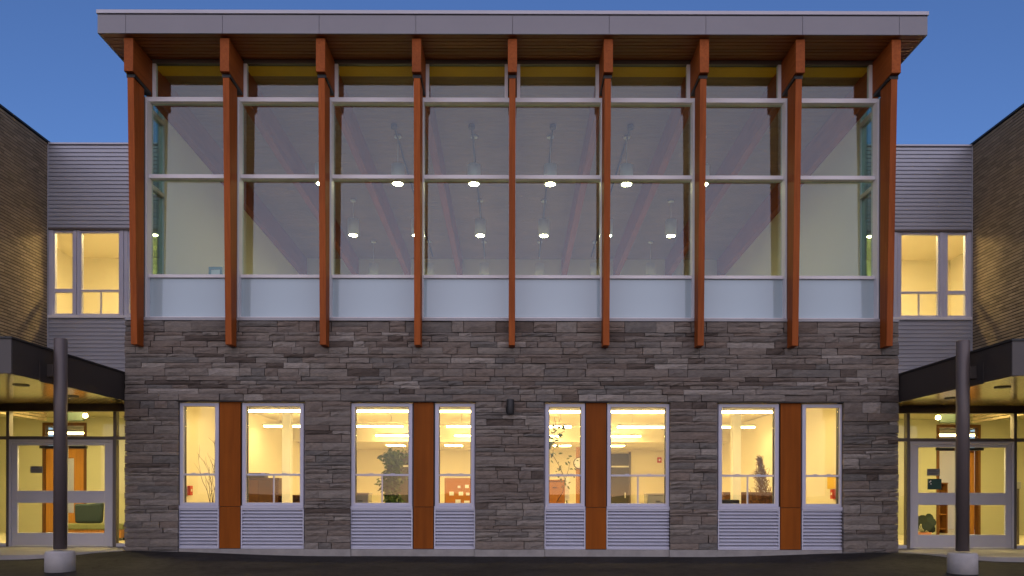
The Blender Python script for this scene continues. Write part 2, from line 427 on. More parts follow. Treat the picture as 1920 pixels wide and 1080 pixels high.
def louvre(x0, x1, z0, z1, y, parent, n=11):
    mb = MB(); t = .022
    mb.box(x0, x0 + t, y, y + .08, z0, z1); mb.box(x1 - t, x1, y, y + .08, z0, z1)
    mb.box(x0 + t, x1 - t, y, y + .08, z0, z0 + t); mb.box(x0 + t, x1 - t, y, y + .08, z1 - t, z1)
    lv = mb.build('louvre', 'louvre_aluminium', parent)
    box('louvre_back', 'grey_door', lv, x0 + .002, x1 - .002, y + .085, y + .10, z0, z1)
    p = (z1 - z0 - 2 * t) / n
    for k in range(n):
        z = z0 + t + k * p
        MB().prism([(y + .004, z + .004), (y + .012, z + .002), (y + .070, z + p * .78), (y + .070, z + p * .78 + .012), (y + .006, z + p * .30)], 'x', x0 + t + .001, x1 - t - .001).build('slat', 'louvre_aluminium', lv)
    return lv
YW = .10
zfb, zft, zfr = PZ(949, YW), PZ(757, YW), PZ(891, YW)
for (oa, ob), items in GROUPS:
    for kind, a, b_ in items:
        x0, x1 = PX(a, YW), PX(b_, YW)
        if kind == 'panel':
            zj = PZ(951, .06)
            box('wood_panel', 'wood_panel', pav, x0, x1, .055, .10, ZB + .004, zj - .004, bevel=.004)
            box('wood_panel', 'wood_panel', pav, x0, x1, .055, .10, zj + .004, ZW - .012, bevel=.004)
            box('panel_edging', 'black_metal', pav, x0 - .02, x1 + .02, .101, .13, ZB + .004, ZW - .012)
        else:
            window(x0, x1, kind == 'wide', zfb, zft, zfr, YW - .03, pav)
            MB().box(x0 - .012, x1 + .012, .035, .2, PZ(955, .04), zfb - .002).build('window_sill', 'window_aluminium', pav, bevel=.005)
            louvre(x0 - .012, x1 + .012, ZB, PZ(955, .04) - .003, .045, pav)
    xa, xb = PX(oa, 0), PX(ob, 0)
    ed = [xa - .002] + [PX(v, YW) for it in items for v in it[1:]] + [xb + .002]
    for k in range(0, len(ed), 2):
        if ed[k + 1] - ed[k] > .002: box('jamb', 'window_aluminium', pav, ed[k] - .001, ed[k + 1] + .001, YW + .035, YW + .14, ZB, ZW - .012)
    box('lintel_angle', 'black_metal', pav, xa - .05, xb + .05, -.012, .30, ZW - .009, ZW + .003)
    box('opening_back', 'grey_door', pav, xa + .001, xb - .001, .21, .24, ZB, zfb)

# upper floor: sill flashing, fins, beams, glazing
FX = [(i - 4) * 1.7016 for i in range(9)]
YM, YG = .06, .25
zs_top = PZ(595, YM)
for i in range(8):
    box('sill_flashing', 'sill_metal', pav, FX[i] - (.30 if i == 0 else .003) + .006, FX[i + 1] + (.30 if i == 7 else -.003), -.035, YG + .05, ZS + .004, ZS + .06, bevel=.004)
ZT, ZM_, ZL = PZ(182.5, YM), PZ(327.8, YM), PZ(516, YM)     # rails
ZSOF = 9.25
fin_bot, fin_top = 3.83, 8.555
for x in FX:
    MB().prism([(-.28, fin_bot), (-.43, fin_top), (-.036, fin_top), (-.036, fin_bot)], 'x', x - .0575, x + .0575).build('fin', 'timber_fin', pav, bevel=.006)
    MB().box(x - .03, x + .03, -.036, YM, ZS + .07, fin_top - .1).build('fin_plate', 'bronze_metal', pav)
    MB().prism([(-.50, 8.63), (-.50, ZSOF - .03), (.30, ZSOF - .03), (11.0, ZSOF - .41), (11.0, 8.23), (.30, 8.62)], 'x', x - .0825, x + .0825).build('beam', 'timber_beam', pav, bevel=.006)
    MB().box(x - .075, x + .075, -.42, .2, 8.565, 8.622).build('beam_bracket', 'black_metal', pav)
    box('mullion', 'white_aluminium', pav, x - .062, x + .062, YM, YG + .06, ZS + .065, ZT - .045, bevel=.004)
    for s in (-1, 1):
        if (x == FX[0] and s < 0) or (x == FX[-1] and s > 0): continue
        q = x + s * .0835; box('clerestory_mullion', 'white_aluminium', pav, min(q, q + s * .062), max(q, q + s * .062), YG - .03, YG + .06, ZT + .045, PZ(114, YG), bevel=.003)
for i in range(8):
    a, b_ = FX[i] + .0625, FX[i + 1] - .0625
    for z, h, nm in ((ZT, .042, 'transom'), (ZM_, .036, 'rail'), (ZL, .030, 'rail'), (zs_top - .004, .026, 'rail')):
        box(nm, 'white_aluminium', pav, a if nm == 'rail' else FX[i] - .08 * (i == 0) + .0005, b_ if nm == 'rail' else FX[i + 1] + .08 * (i == 7) - .0005, YG - .10, YG + .06, z - h, z + h, bevel=.004)
    box('pane', 'curtain_glass', pav, a, b_, YG, YG + .012, ZM_ + .037, ZT - .043)
    box('pane', 'curtain_glass', pav, a, b_, YG, YG + .012, ZL + .031, ZM_ - .037)
    box('spandrel_panel', 'spandrel_glass', pav, a, b_, YG - .05, YG + .04, zs_top + .023, ZL - .031)
    ca, cb = FX[i] + .0835 + .063, FX[i + 1] - .0835 - .063
    zh = PZ(122, YG)
    box('clerestory_pane', 'curtain_glass', pav, ca, cb, YG, YG + .012, ZT + .043, zh)
    box('clerestory_head', 'bronze_light', pav, FX[i] + .084, FX[i + 1] - .084, YG - .035, YG + .055, zh + .001, PZ(113.5, YG))
    # ceiling strip of each bay, its warm glow put into the ochre colour
    box('painted_glow_strip', 'ochre_painted_glow', pav, FX[i] + .084, FX[i + 1] - .084, YG + .07, YG + .40, 9.175, 9.22)
# roof
YF, RX = -.60, 7.305
roof = box('roof', 'bronze_metal', pav, -RX + .02, RX - .02, YF + .03, 12.0, ZSOF + .018, 9.60)
zc = PZ(27.5, YF)
joints = [-RX] + FX + [RX]
for i in range(len(joints) - 1):
    box('fascia_panel', 'fascia_metal', roof, joints[i] + .003, joints[i + 1] - .003, YF, YF + .028, ZSOF - .008, zc - .014, bevel=.002)
for s in (-1, 1):
    box('fascia_panel', 'fascia_metal', roof, s * (RX - .028), s * RX, YF + .029, 12, ZSOF - .008, zc - .014)
box('coping', 'coping_metal', roof, -RX - .014, RX + .014, YF - .022, 12, zc, PZ(20.5, YF), bevel=.006)
pw = .104
y = YF + .031
while y < YG - .03:
    box('plank', 'timber_soffit', roof, -RX + .031, RX - .031, y + .007, min(y + pw, YG - .035) - .007, ZSOF - .004, ZSOF + .016, bevel=.004)
    y += pw
box('soffit_trim', 'bronze_metal', roof, -RX + .03, RX - .03, YG - .033, YG + .06, ZSOF - .03, ZSOF + .017)
# upper room
mb = MB(); y = YG + .07
while y < 11.0:
    y2 = min(y + .13, 11.0); z1, z2 = ZSOF + .0 - .0365 * (y - .3), ZSOF - .0365 * (y2 - .3)
    mb.prism([(y + .004, z1 - .012), (y2 - .004, z2 - .012), (y2 - .004, z2 + .010), (y + .004, z1 + .010)], 'x', -6.9, 6.9); y = y2
mb.build('ceiling_planks', 'timber_ceiling', pav, kind='stuff')
MB().prism([(.32, ZSOF + .012), (11.0, ZSOF - .378), (11.0, ZSOF - .3), (.32, ZSOF + .0175)], 'x', -6.92, 6.92).build('ceiling_board', 'black_metal', pav)
box('interior_wall', 'cream_paint', pav, -6.92, 6.92, 11.0, 11.15, 4.3, ZSOF)
for s in (-1, 1):
    wl = MB(); wl.box(s * 6.90, s * 7.02, 1.15, 11.15, 4.42, ZSOF + .01)
    wl.build('interior_wall', 'cream_paint', pav)
    # glazed return beside the first bay
    for z0, z1 in ((zs_top + .02, ZL - .03), (ZL + .03, ZM_ - .036), (ZM_ + .036, ZT - .042), (ZT + .042, ZSOF - .03)):
        box('return_pane', 'return_glass' if z0 > ZL else 'spandrel_glass', pav, s * 6.93, s * 6.942, .125, 1.09, z0, z1)
    for z, h in ((ZT, .042), (ZM_, .036), (ZL, .03), (zs_top - .004, .026)):
        box('return_rail', 'white_aluminium', pav, s * 6.895, s * 7.0, .125, 1.09, z - h, z + h)
    box('return_mullion', 'white_aluminium', pav, s * 6.895, s * 7.0, YM + .003, .122, ZS + .065, ZSOF - .03)
    box('return_mullion', 'white_aluminium', pav, s * 6.895, s * 7.0, 1.093, 1.148, ZS + .065, ZSOF - .03)
    MB().box(s * 7.022, s * 7.06, 1.16, 11.15, 4.42, ZSOF + .01).build('side_cladding', 'corrugated_metal', pav)
box('floor_slab', 'floor_vinyl', pav, -7.0, 7.0, .33, 11.15, 3.9, 4.40)
for s in (-1, 1):
    for u in (.88, 2.56):
        mb = MB(); mb.tube([(s * u, 2.5, ZSOF - .14), (s * u, 10.6, ZSOF - .435)], .022, n=8)
        mb.lathe((s * u, 2.5, ZSOF - .19), [(.07, 0), (.07, .08)], 14)
        mb.build('conduit', 'black_metal', pav)
# ground floor room
ZC1, ZC2, YB = 3.25, 2.75, 14.0
box('floor_slab', 'floor_vinyl', pav, -6.95, 6.95, .325, YB, -.1, .10)
box('interior_ceiling', 'cream_paint', pav, -6.95, 6.95, .325, 9.5, ZC1, 3.85)
box('interior_ceiling', 'cream_paint', pav, -6.95, 6.95, 9.501, YB, ZC2, 3.85)
box('interior_wall', 'cream_paint', pav, -6.95, 6.95, YB, YB + .1, -.1, 3.85)
for s in (-1, 1):
    box('interior_wall', 'cream_paint', pav, s * 6.75, s * 6.85, .325, YB, -.1, 3.24)
    box('interior_column', 'white_paint', pav, s * 5.3 - .10, s * 5.3 + .10, 3.9, 4.1, .1, ZC1 - .002, bevel=.01)
    # dark glazed door with transom in the far wall
    xd = s * 3.75
    dr = box('interior_door', 'grey_door', pav, xd - .55, xd + .55, YB - .06, YB - .002, .1, 2.62)
    box('frame', 'bronze_light', dr, xd - .62, xd - .551, YB - .09, YB - .002, .1, 2.68); box('frame', 'bronze_light', dr, xd + .551, xd + .62, YB - .09, YB - .002, .1, 2.68)
    box('transom_bar', 'paper_white', dr, xd - .55, xd + .55, YB - .08, YB - .061, 2.12, 2.18)
    box('handle', 'white_enamel', dr, xd + .40, xd + .43, YB - .12, YB - .061, 1.0, 1.2)

# ------------------------------------------------------------------ link buildings, brick wings, entrances, canopies
YL = 2.8
def corrugated(x0, x1, z0, z1, y, parent, pitch=.088):
    pr = []; z = z0
    while z < z1 - .02:
        e = min(z + pitch, z1)
        pr += [(y, z), (y, z + (e - z) * .60), (y + .026, z + (e - z) * .70), (y + .026, z + (e - z) * .92)]; z = e
    pr += [(y, z1), (y + .05, z1), (y + .05, z0)]
    return MB().prism(pr, 'x', x0, x1).build('corrugated_panel', 'corrugated_metal', parent)
SIDES = {
    -1: dict(corner=10.25, panes=[(98, 136, 0), (148, 223, 1), (238, 300, 0)], who='the doors with the cushion'),
    1: dict(corner=10.16, panes=[(1688, 1762, 1), (1775, 1813, 0), (1618, 1676, 0)], who='the doors with the green notice')}
for sx, S in SIDES.items():
    uc = S['corner']
    lk = thing('link_building', 'grey corrugated metal link storey with warm lit windows above ' + S['who'], 'building', (sx * 8.6, YL, 3.3), 'metal clad links beside the pavilion')
    zt, zh, zb_, zl = PZ(273, YL), PZ(430, YL), PZ(597, YL), 3.30
    xa, xb = sorted((sx * 7.07, sx * (uc - .03)))
    corrugated(xa, xb, zh + .012, zt, YL, lk); corrugated(xa, xb, zl, zb_ - .02, YL, lk)
    box('coping', 'coping_metal', lk, xa, xb, YL - .03, YL + .35, zt + .002, zt + .035)
    box('corner_trim', 'corrugated_metal', lk, *sorted((sx * (uc - .028), sx * (uc - .002))), YL - .012, YL + .05, zl, zt)
    box('head_flashing', 'bronze_light', lk, xa, xb, YL - .03, YL + .1, zh - .035, zh + .010)
    box('sill_flashing', 'white_aluminium', lk, xa, xb, YL - .045, YL + .1, zb_ - .018, zb_ + .045, bevel=.004)
    zw0, zw1, zr = zb_ + .048, zh - .038, PZ(546, YL)
    ps = sorted([(PX(a, YL), PX(b_, YL), k) for a, b_, k in S['panes']])
    # frame: mullions between the panes
    cuts = [xa] + [v for p in ps for v in p[:2]] + [xb]
    for k in range(0, len(cuts), 2):
        m_ = (cuts[k] + cuts[k + 1]) / 2
        if k in (0, len(cuts) - 2) or cuts[k + 1] - cuts[k] < .06:
            box('mullion', 'window_aluminium', lk, cuts[k], cuts[k + 1], YL + .0, YL + .12, zw0, zw1, bevel=.004)
        else:
            box('mullion', 'window_aluminium', lk, cuts[k], m_ - .004, YL + .0, YL + .12, zw0, zw1, bevel=.004)
            box('mullion', 'window_aluminium', lk, m_ + .004, cuts[k + 1], YL + .012, YL + .12, zw0, zw1, bevel=.004)
    for x0, x1, wide in ps:
        mb = MB(); t = .03
        mb.box(x0, x0 + t, YL + .03, YL + .11, zw0, zw1); mb.box(x1 - t, x1, YL + .03, YL + .11, zw0, zw1)
        mb.box(x0 + t, x1 - t, YL + .03, YL + .11, zw1 - .05, zw1); mb.box(x0 + t, x1 - t, YL + .03, YL + .11, zw0, zw0 + .045)
        h = .022 if wide else .04
        mb.box(x0 + t, x1 - t, YL + .03, YL + .10, zr - h, zr + h)
        wn = mb.build('window', 'window_aluminium', lk)
        box('pane', 'window_glass', wn, x0 + t, x1 - t, YL + .07, YL + .076, zr + h + .001, zw1 - .051)
        if wide:
            c_ = (x0 + x1) / 2
            box('muntin', 'window_aluminium', wn, c_ - .013, c_ + .013, YL + .055, YL + .095, zw0 + .046, zr - h - .001)
            box('pane', 'window_glass', wn, x0 + t, c_ - .014, YL + .07, YL + .076, zw0 + .046, zr - h - .001)
            box('pane', 'window_glass', wn, c_ + .014, x1 - t, YL + .07, YL + .076, zw0 + .046, zr - h - .001)
        else: box('pane', 'window_glass', wn, x0 + t, x1 - t, YL + .07, YL + .076, zw0 + .046, zr - h - .001)
    # room behind
    rx0, rx1 = sorted((sx * 7.07, sx * 13.5))
    box('back_wall', 'cream_paint', lk, rx0, rx1, 7.0, 7.1, 4.5, 8.2)
    box('side_wall', 'cream_paint', lk, *sorted((sx * 12.1, sx * 12.2)), YL + .13, 7.0, 4.5, 8.2)
    box('room_ceiling', 'cream_paint', lk, rx0, rx1, YL + .051, 7.1, 7.62, 7.7)
    box('room_floor', 'floor_vinyl', lk, rx0, rx1, YL + .051, 7.1, 4.5, 4.6)
    box('upper_wall', 'black_metal', lk, *sorted((sx * 7.07, sx * (uc + .2))), YL + .051, YL + .2, zh + .01, zt - .002)
    box('lower_wall', 'black_metal', lk, *sorted((sx * 7.07, sx * (uc + .2))), YL + .051, YL + .2, zl, zb_ - .02)
    box('roof_slab', 'bronze_metal', lk, rx0, rx1, YL + .2, 7.1, 8.2, zt - .01)
    # lamp in that room
    cl = thing('ceiling_lamp', 'glowing warm ceiling lamp inside the metal clad storey above ' + S['who'], 'ceiling lamp', (sx * 9.1, 4.6, 7.54))
    box('housing', 'white_enamel', cl, sx * 9.1 - .6, sx * 9.1 + .6, 4.35, 4.85, 7.585, 7.615)
    box('diffuser', 'lamp_link', cl, sx * 9.1 - .57, sx * 9.1 + .57, 4.38, 4.82, 7.55, 7.583)

    # brick wing
    bw = thing('brick_wing', 'tall brown brick wing wall rising behind the canopy of ' + S['who'], 'building', (sx * (uc + .3), 0, 0), 'brick wings flanking the pavilion')
    ztop = PZ(267, YL)
    bb = MB(); bb.box(sx * (uc + .016), sx * (uc + .22), -3.4, .75, 0, ztop - .03); bb.box(sx * (uc + .016), sx * (uc + .22), .751, YL + .25, 3.36, ztop - .03)
    bk = bb.build('brick_wall', 'brick_mortar', bw)
    mb = MB(); H, L = .0667, .203; j = 0; z = ztop - .04 - H * 92
    while z < ztop - .045:
        off = (-L / 2 if j % 2 else 0) + rnd.uniform(-.006, .006); yy = -3.4 + off
        while yy < YL - .01:
            a, b_ = max(yy, -3.4) + .004, min(yy + L, YL - .002) - .004
            if b_ - a > .03:
                mb.tone = max(0, min(1, rnd.gauss(.5, .25))); d = rnd.uniform(0, .004)
                x0, x1 = sx * (uc - d), sx * (uc + .03)
                vs = [(x0, a, z + .010), (x0, b_, z + .010), (x0, b_, z + H - .010), (x0, a, z + H - .010), (x1, a, z + .010), (x1, b_, z + .010), (x1, b_, z + H - .010), (x1, a, z + H - .010)]
                mb.add(vs, [(0, 1, 2, 3), (0, 4, 5, 1), (1, 5, 6, 2), (2, 6, 7, 3), (3, 7, 4, 0)])
            yy += L
        z += H; j += 1
    mb.build('bricks', 'brick', bk, tones=True, kind='stuff')
    box('parapet_flashing', 'black_metal', bw, *sorted((sx * (uc - .035), sx * (uc + .28))), -3.45, YL + .3, ztop - .032, ztop + .01, bevel=.004)
    box('front_wall', 'brick_mortar', bw, *sorted((sx * (uc + .221), sx * (uc + 6))), -3.4, -3.2, 0, ztop - .03)
    box('roof_slab', 'bronze_metal', bw, *sorted((sx * (uc + .221), sx * (uc + 6))), -3.19, YL + .3, ztop - .3, ztop - .08)

    # entrance with double doors
    YE = .80
    en = thing('entrance', 'glazed entrance with grey double doors, ' + S['who'], 'entrance', (sx * 8.75, YE, .1), 'glazed entrances')
    def ebox(nm, mat, par, u0, u1, y0, y1, z0, z1, **k): return box(nm, mat, par, *sorted((sx * u0, sx * u1)), y0, y1, z0, z1, **k)
    zH0, zH1, zT0, zT1 = PZ(773, YE), 2.875, PZ(826, YE), PZ(820, YE)
    ebox('header', 'bronze_metal', en, 7.125, 10.2, YE - .03, YE + .14, zH0, zH1)
    ebox('header_upstand', 'bronze_metal', en, 7.125, 10.2, YE + .02, YE + .14, zH1 + .001, 3.3)
    for u0, u1 in ((7.125, 7.145), (7.685, 7.745), (9.765, 9.825), (10.16, 10.2)):
        ebox('mullion', 'bronze_light' if u0 != 7.125 else 'bronze_metal', en, u0, u1, YE, YE + .12, .105, zH0 - .001, bevel=.004)
    for u0, u1 in ((7.146, 7.684), (7.746, 9.764), (9.826, 10.159)):
        ebox('transom_rail', 'bronze_light', en, u0, u1, YE + .004, YE + .115, zT0, zT1)
        ebox('pane', 'window_glass', en, u0, u1, YE + .05, YE + .056, zT1 + .001, zH0 - .001)
        if u0 != 7.746:
            ebox('sill', 'door_aluminium', en, u0, u1, YE + .004, YE + .115, .105, .17)
            ebox('pane', 'window_glass', en, u0, u1, YE + .05, YE + .056, .171, zT0 - .001)
    # door frame and leaves
    fr = MB()
    fr.box(*sorted((sx * 7.747, sx * 7.79)), YE - .012, YE + .11, .105, zT0 - .002); fr.box(*sorted((sx * 9.72, sx * 9.763)), YE - .012, YE + .11, .105, zT0 - .002)
    fr.box(*sorted((sx * 7.791, sx * 9.719)), YE - .012, YE + .11, zT0 - .055, zT0 - .002)
    fr.build('door_frame', 'door_aluminium', en, bevel=.003)
    ebox('threshold', 'sill_metal', en, 7.791, 9.719, YE - .03, YE + .12, .095, .115)
    for u0, u1, hin in ((7.795, 8.752, 1), (8.758, 9.715, 0)):
        t = .112; za, zb2 = .122, zT0 - .06
        g0, g1, g2, g3 = PZ(1001, YE), PZ(945, YE), PZ(922, YE), PZ(837, YE)
        d = MB()
        for p, q in ((u0, u0 + t), (u1 - t, u1)): d.box(*sorted((sx * p, sx * q)), YE, YE + .05, za, zb2)
        for p, q in ((za, g0), (g1, g2), (g3, zb2)): d.box(*sorted((sx * (u0 + t), sx * (u1 - t))), YE, YE + .05, p, q)
        dr = d.build('door', 'door_aluminium', en, bevel=.003)
        ebox('pane', 'window_glass', dr, u0 + t, u1 - t, YE + .022, YE + .028, g0, g1)
        ebox('pane', 'window_glass', dr, u0 + t, u1 - t, YE + .022, YE + .028, g2, g3)
        ebox('door_closer', 'black_metal', dr, (u0 + t + .02) if not hin else (u1 - t - .34), (u0 + t + .34) if not hin else (u1 - t - .02), YE + .052, YE + .11, g3 - .055, g3 - .005)
        hx = (u1 - .05) if hin else (u0 + .05)
        hd = MB().tube([(sx * hx, YE - .002, .93), (sx * hx, YE - .06, .95), (sx * hx, YE - .06, 1.20), (sx * hx, YE - .002, 1.22)], .012, n=8)
        hd.build('handle', 'white_aluminium' if hin else 'white_aluminium', dr, smooth=True)
        if (sx == 1 and hin) or (sx == -1 and not hin):
            if sx == 1:
                xs0, xs1, zs0, zs1 = PX(1739, YE), PX(1763, YE), PZ(890, YE), PZ(877, YE)
            else:
                xs0, xs1, zs0, zs1 = PX(56, YE), PX(79, YE), PZ(889, YE), PZ(876, YE)
            sg = box('door_sign', 'grey_plate', dr, xs0, xs1, YE + .014, YE + .0215, zs0, zs1)
            for q in (.3, .55, .78):
                box('sign_line', 'bronze_light', sg, xs0 + .03, xs1 - .03 - .05 * (q > .6), YE + .0125, YE + .0138, zs0 + (zs1 - zs0) * q - .008, zs0 + (zs1 - zs0) * q + .008)
            if sx == 1:
                nx0, nx1, nz0, nz1 = PX(1740, YE), PX(1766, YE), PZ(916, YE), PZ(896, YE)
                nt_ = box('door_notice', 'green_notice', dr, nx0, nx1, YE + .014, YE + .0215, nz0, nz1)
                for qx, qz in ((.15, .70), (.24, .52), (.22, .78)):
                    MB().prism([(nx0 + (nx1 - nx0) * qx + .012 * math.cos(a), nz0 + (nz1 - nz0) * qz + .012 * math.sin(a)) for a in [k * math.pi / 4 for k in range(8)]], 'y', YE + .0125, YE + .0138).build('white_dot', 'paper_white', nt_)
    # hall behind
    YH = 5.9
    hx0, hx1 = sorted((sx * 7.125, sx * 14))
    box('hall_floor', 'polished_floor', en, hx0, hx1, YE + .12, 9.5, -.05, .10)
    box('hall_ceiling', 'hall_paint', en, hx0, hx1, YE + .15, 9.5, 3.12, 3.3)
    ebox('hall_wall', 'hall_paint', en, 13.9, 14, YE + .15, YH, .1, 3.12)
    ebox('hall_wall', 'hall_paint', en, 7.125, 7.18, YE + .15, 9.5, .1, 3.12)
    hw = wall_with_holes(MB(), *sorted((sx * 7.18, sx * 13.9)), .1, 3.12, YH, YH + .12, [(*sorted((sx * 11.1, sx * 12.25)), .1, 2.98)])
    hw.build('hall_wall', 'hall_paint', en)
    ebox('far_wall', 'cream_paint', en, 7.18, 14, 9.4, 9.5, .1, 3.12)
    ebox('front_wall', 'bronze_metal', en, 10.2, 14, YE, YE + .14, .1, 3.3)
    fr = MB()
    for u0, u1 in ((11.10, 11.17), (12.18, 12.25)): fr.box(*sorted((sx * u0, sx * u1)), YH - .02, YH + .13, .1, 2.98)
    fr.box(*sorted((sx * 11.17, sx * 12.18)), YH - .02, YH + .13, 2.90, 2.98); fr.box(*sorted((sx * 11.17, sx * 12.18)), YH - .02, YH + .13, 2.30, 2.37)
    fr.build('inner_frame', 'brown_wood', en)
    if sx < 0:
        d = wall_with_holes(MB(), -12.18, -11.17, .11, 2.30, YH + .03, YH + .08, [(-11.95, -11.45, .62, 2.05)])
        dl = d.build('inner_door', 'amber_wood', en)
        box('pane', 'window_glass', dl, -11.95, -11.45, YH + .052, YH + .057, .62, 2.05)
        box('handle', 'black_metal', dl, -11.32, -11.24, YH - .02, YH + .029, 1.0, 1.14)
    else:
        box('inner_door', 'amber_wood', en, 11.82, 12.18, YH + .14, YH + .19, .11, 2.30)
    ebox('vestibule_roof', 'bronze_metal', en, 7.125, uc - .02, YE + .15, YL - .05, 3.301, 3.34)
    # hall lamps
    for k, (u, yy) in enumerate(((8.9, 1.40), (11.0, 3.5))):
        hl = thing('ceiling_lamp', ('glowing ceiling lamp just inside ' if k == 0 else 'glowing ceiling lamp deeper in the hall beyond ') + S['who'], 'ceiling lamp', (sx * u, yy, 3.04))
        box('housing', 'white_enamel', hl, sx * u - .62, sx * u + .62, yy - .32, yy + .32, 3.085, 3.118)
        box('diffuser', 'lamp_hall', hl, sx * u - .59, sx * u + .59, yy - .29, yy + .29, 3.06, 3.083)
    hl = thing('strip_lamp', 'glowing strip lamp past the inner doorway of ' + S['who'], 'strip lamp', (sx * 12.4, 7.6, 2.80))
    box('housing', 'white_enamel', hl, sx * 12.4 - .8, sx * 12.4 + .8, 7.52, 7.68, 2.86, 2.93)
    box('diffuser', 'lamp_office', hl, sx * 12.4 - .78, sx * 12.4 + .78, 7.54, 7.66, 2.82, 2.859)
    for q in (-.6, .6): MB().tube([(sx * 12.4 + q, 7.6, 2.93), (sx * 12.4 + q, 7.6, 3.119)], .008, n=6).build('hanger', 'white_enamel', hl)
    ex = thing('exit_box', 'dark green exit box hanging from the ceiling behind ' + S['who'], 'exit sign', (sx * 9.15, 2.0, 2.7))
    box('body', 'dark_leaf', ex, sx * 9.15 - .16, sx * 9.15 + .16, 1.96, 2.04, 2.66, 2.86, bevel=.01)
    box('stem', 'black_metal', ex, sx * 9.15 - .02, sx * 9.15 + .02, 1.98, 2.02, 2.861, 3.119)
    MB().lathe((sx * 9.15 - sx * .22, 1.95, 2.72), [(.012, 0), (.045, .02), (.05, .05), (.03, .09)], 14).build('spot_head', 'lamp_office', ex, smooth=True)
    box('spot_arm', 'black_metal', ex, *sorted((sx * 9.15 - sx * .161, sx * 9.15 - sx * .2)), 1.98, 2.02, 2.80, 2.83)
    rd = thing('radiator', 'white ribbed radiator low on the hall wall beside ' + S['who'], 'radiator', (sx * 8.3, 3.1, .2))
    box('back', 'white_enamel', rd, sx * 8.0 - .6, sx * 8.0 + .6, 3.12, 3.16, .25, .85)
    for k in range(20): box('rib', 'white_enamel', rd, sx * 8.0 - .59 + k * .06, sx * 8.0 - .55 + k * .06, 3.04, 3.119, .25, .85)
    for q in (-.5, .5): box('foot', 'white_enamel', rd, sx * 8.0 + q - .02, sx * 8.0 + q + .02, 3.06, 3.14, .1, .249)

    # canopy
    cn = thing('entrance_canopy', 'flat dark bronze canopy on a round column over ' + S['who'], 'canopy', (sx * 6.93, -2.3, -.05), 'entrance canopies')
    YC, U0, U1, zc0, zc1 = -3.16, 7.125, 12.4, 2.88, 3.345
    box('side_fascia', 'bronze_metal', cn, *sorted((sx * U0, sx * (U0 + .03))), YC + .031, YE - .035, zc0 - .03, zc1, bevel=.003)
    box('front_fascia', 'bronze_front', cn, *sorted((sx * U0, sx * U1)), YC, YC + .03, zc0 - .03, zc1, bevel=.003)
    box('edge_flashing', 'black_metal', cn, *sorted((sx * (U0 - .022), sx * U1)), YC - .022, YE + .1, zc1 + .001, zc1 + .03)
    box('roof_deck', 'bronze_metal', cn, *sorted((sx * (U0 + .031), sx * U1)), YC + .031, YE + .1, zc0 + .02, zc1)
    u = U0 + .033; k = 0
    while u < U1 - .1:
        box('plank', 'canopy_soffit', cn, *sorted((sx * (u + .002), sx * (u + .118))), YC + .033, YE - .036, zc0, zc0 + .018, bevel=.003)
        u += .12
    for yy in (-1.8, -.4):
        MB().lathe((sx * 7.86, yy, zc0 - .012), [(.115, 0), (.12, .006), (.12, .011)], 24).build('downlight', 'black_metal', cn)
    cx_, cy_ = sx * 6.93, -2.30
    ctop = 3.52
    MB().lathe((cx_, cy_, .29), [(.094, 0), (.094, ctop - .30), (.088, ctop - .29)], 32).build('column', 'column_paint', cn, smooth=True)
    MB().lathe((cx_, cy_, -.08), [(.212, 0), (.208, .31), (.200, .335), (.188, .345), (.10, .347)], 36).build('column_base', 'base_concrete', cn, smooth=True)
    box('bracket', 'bronze_metal', cn, *sorted((sx * 7.01, sx * (U0 - .016))), cy_ - .06, cy_ + .06, 2.93, 3.12, bevel=.004)
    box('bracket_plate', 'bronze_metal', cn, *sorted((sx * (U0 - .002), sx * (U0 - .015))), cy_ - .22, cy_ + .22, zc0 - .05, 3.15)

# ------------------------------------------------------------------ wall lamp on the middle pier
wl = thing('wall_lamp', 'small dark cylinder wall lamp on the stone pier between the windows', 'wall lamp', (PX(956, 0), -.03, PZ(778, 0)))
lx = PX(956.5, -.1)
MB().lathe((lx, -.11, PZ(777, -.1)), [(.066, 0), (.070, .008), (.070, .262), (.064, .272)], 24).build('shade', 'black_metal', wl, smooth=True)
box('back_plate', 'black_metal', wl, lx - .05, lx + .05, -.05, .0, PZ(771, 0), PZ(757, 0))

# ------------------------------------------------------------------ lamps of the ground floor and the upper room
SPOT = ['willow twig', 'fig tree', 'notice board', 'ivy', 'alarm strobe', 'dried grass']
def linear(x0, x1, y, z, row, spot):
    t = thing('linear_lamp', 'glowing white strip lamp in the %s row beyond the window with the %s' % (row, spot), 'strip lamp', ((x0 + x1) / 2, y, z), '%s row of strip lamps' % row)
    box('housing', 'white_enamel', t, x0, x1, y - .05, y + .05, z + .035, z + .10)
    box('diffuser', 'lamp_office', t, x0 + .01, x1 - .01, y - .055, y + .055, z, z + .034)
    for q in (x0 + .35, x1 - .35): MB().tube([(q, y, z + .10), (q + .05, y, z + .2), (q + .05, y, ZC1 - .002)], .010, n=6).build('hanger', 'white_enamel', t)
for sp, (a, b_) in zip(SPOT, ((-6.2, -3.85), (-3.7, -1.9), (-1.75, -.1), (.1, 1.75), (1.9, 3.7), (3.85, 6.2))): linear(a, b_, 2.2, 2.88, 'front', sp)
for sp, (a, b_) in zip(SPOT, ((-6.47, -4.9), (-4.6, -2.84), (-1.7, -.15), (.05, 1.57), (2.76, 4.5), (4.8, 6.35))): linear(a, b_, 5.9, 2.88, 'middle', sp)
for sp, (a, b_) in zip(SPOT[1:5], ((-4.13, -2.5), (-1.74, -.2), (.05, 1.54), (2.4, 3.92))): linear(a, b_, 9.1, 2.88, 'rear', sp)
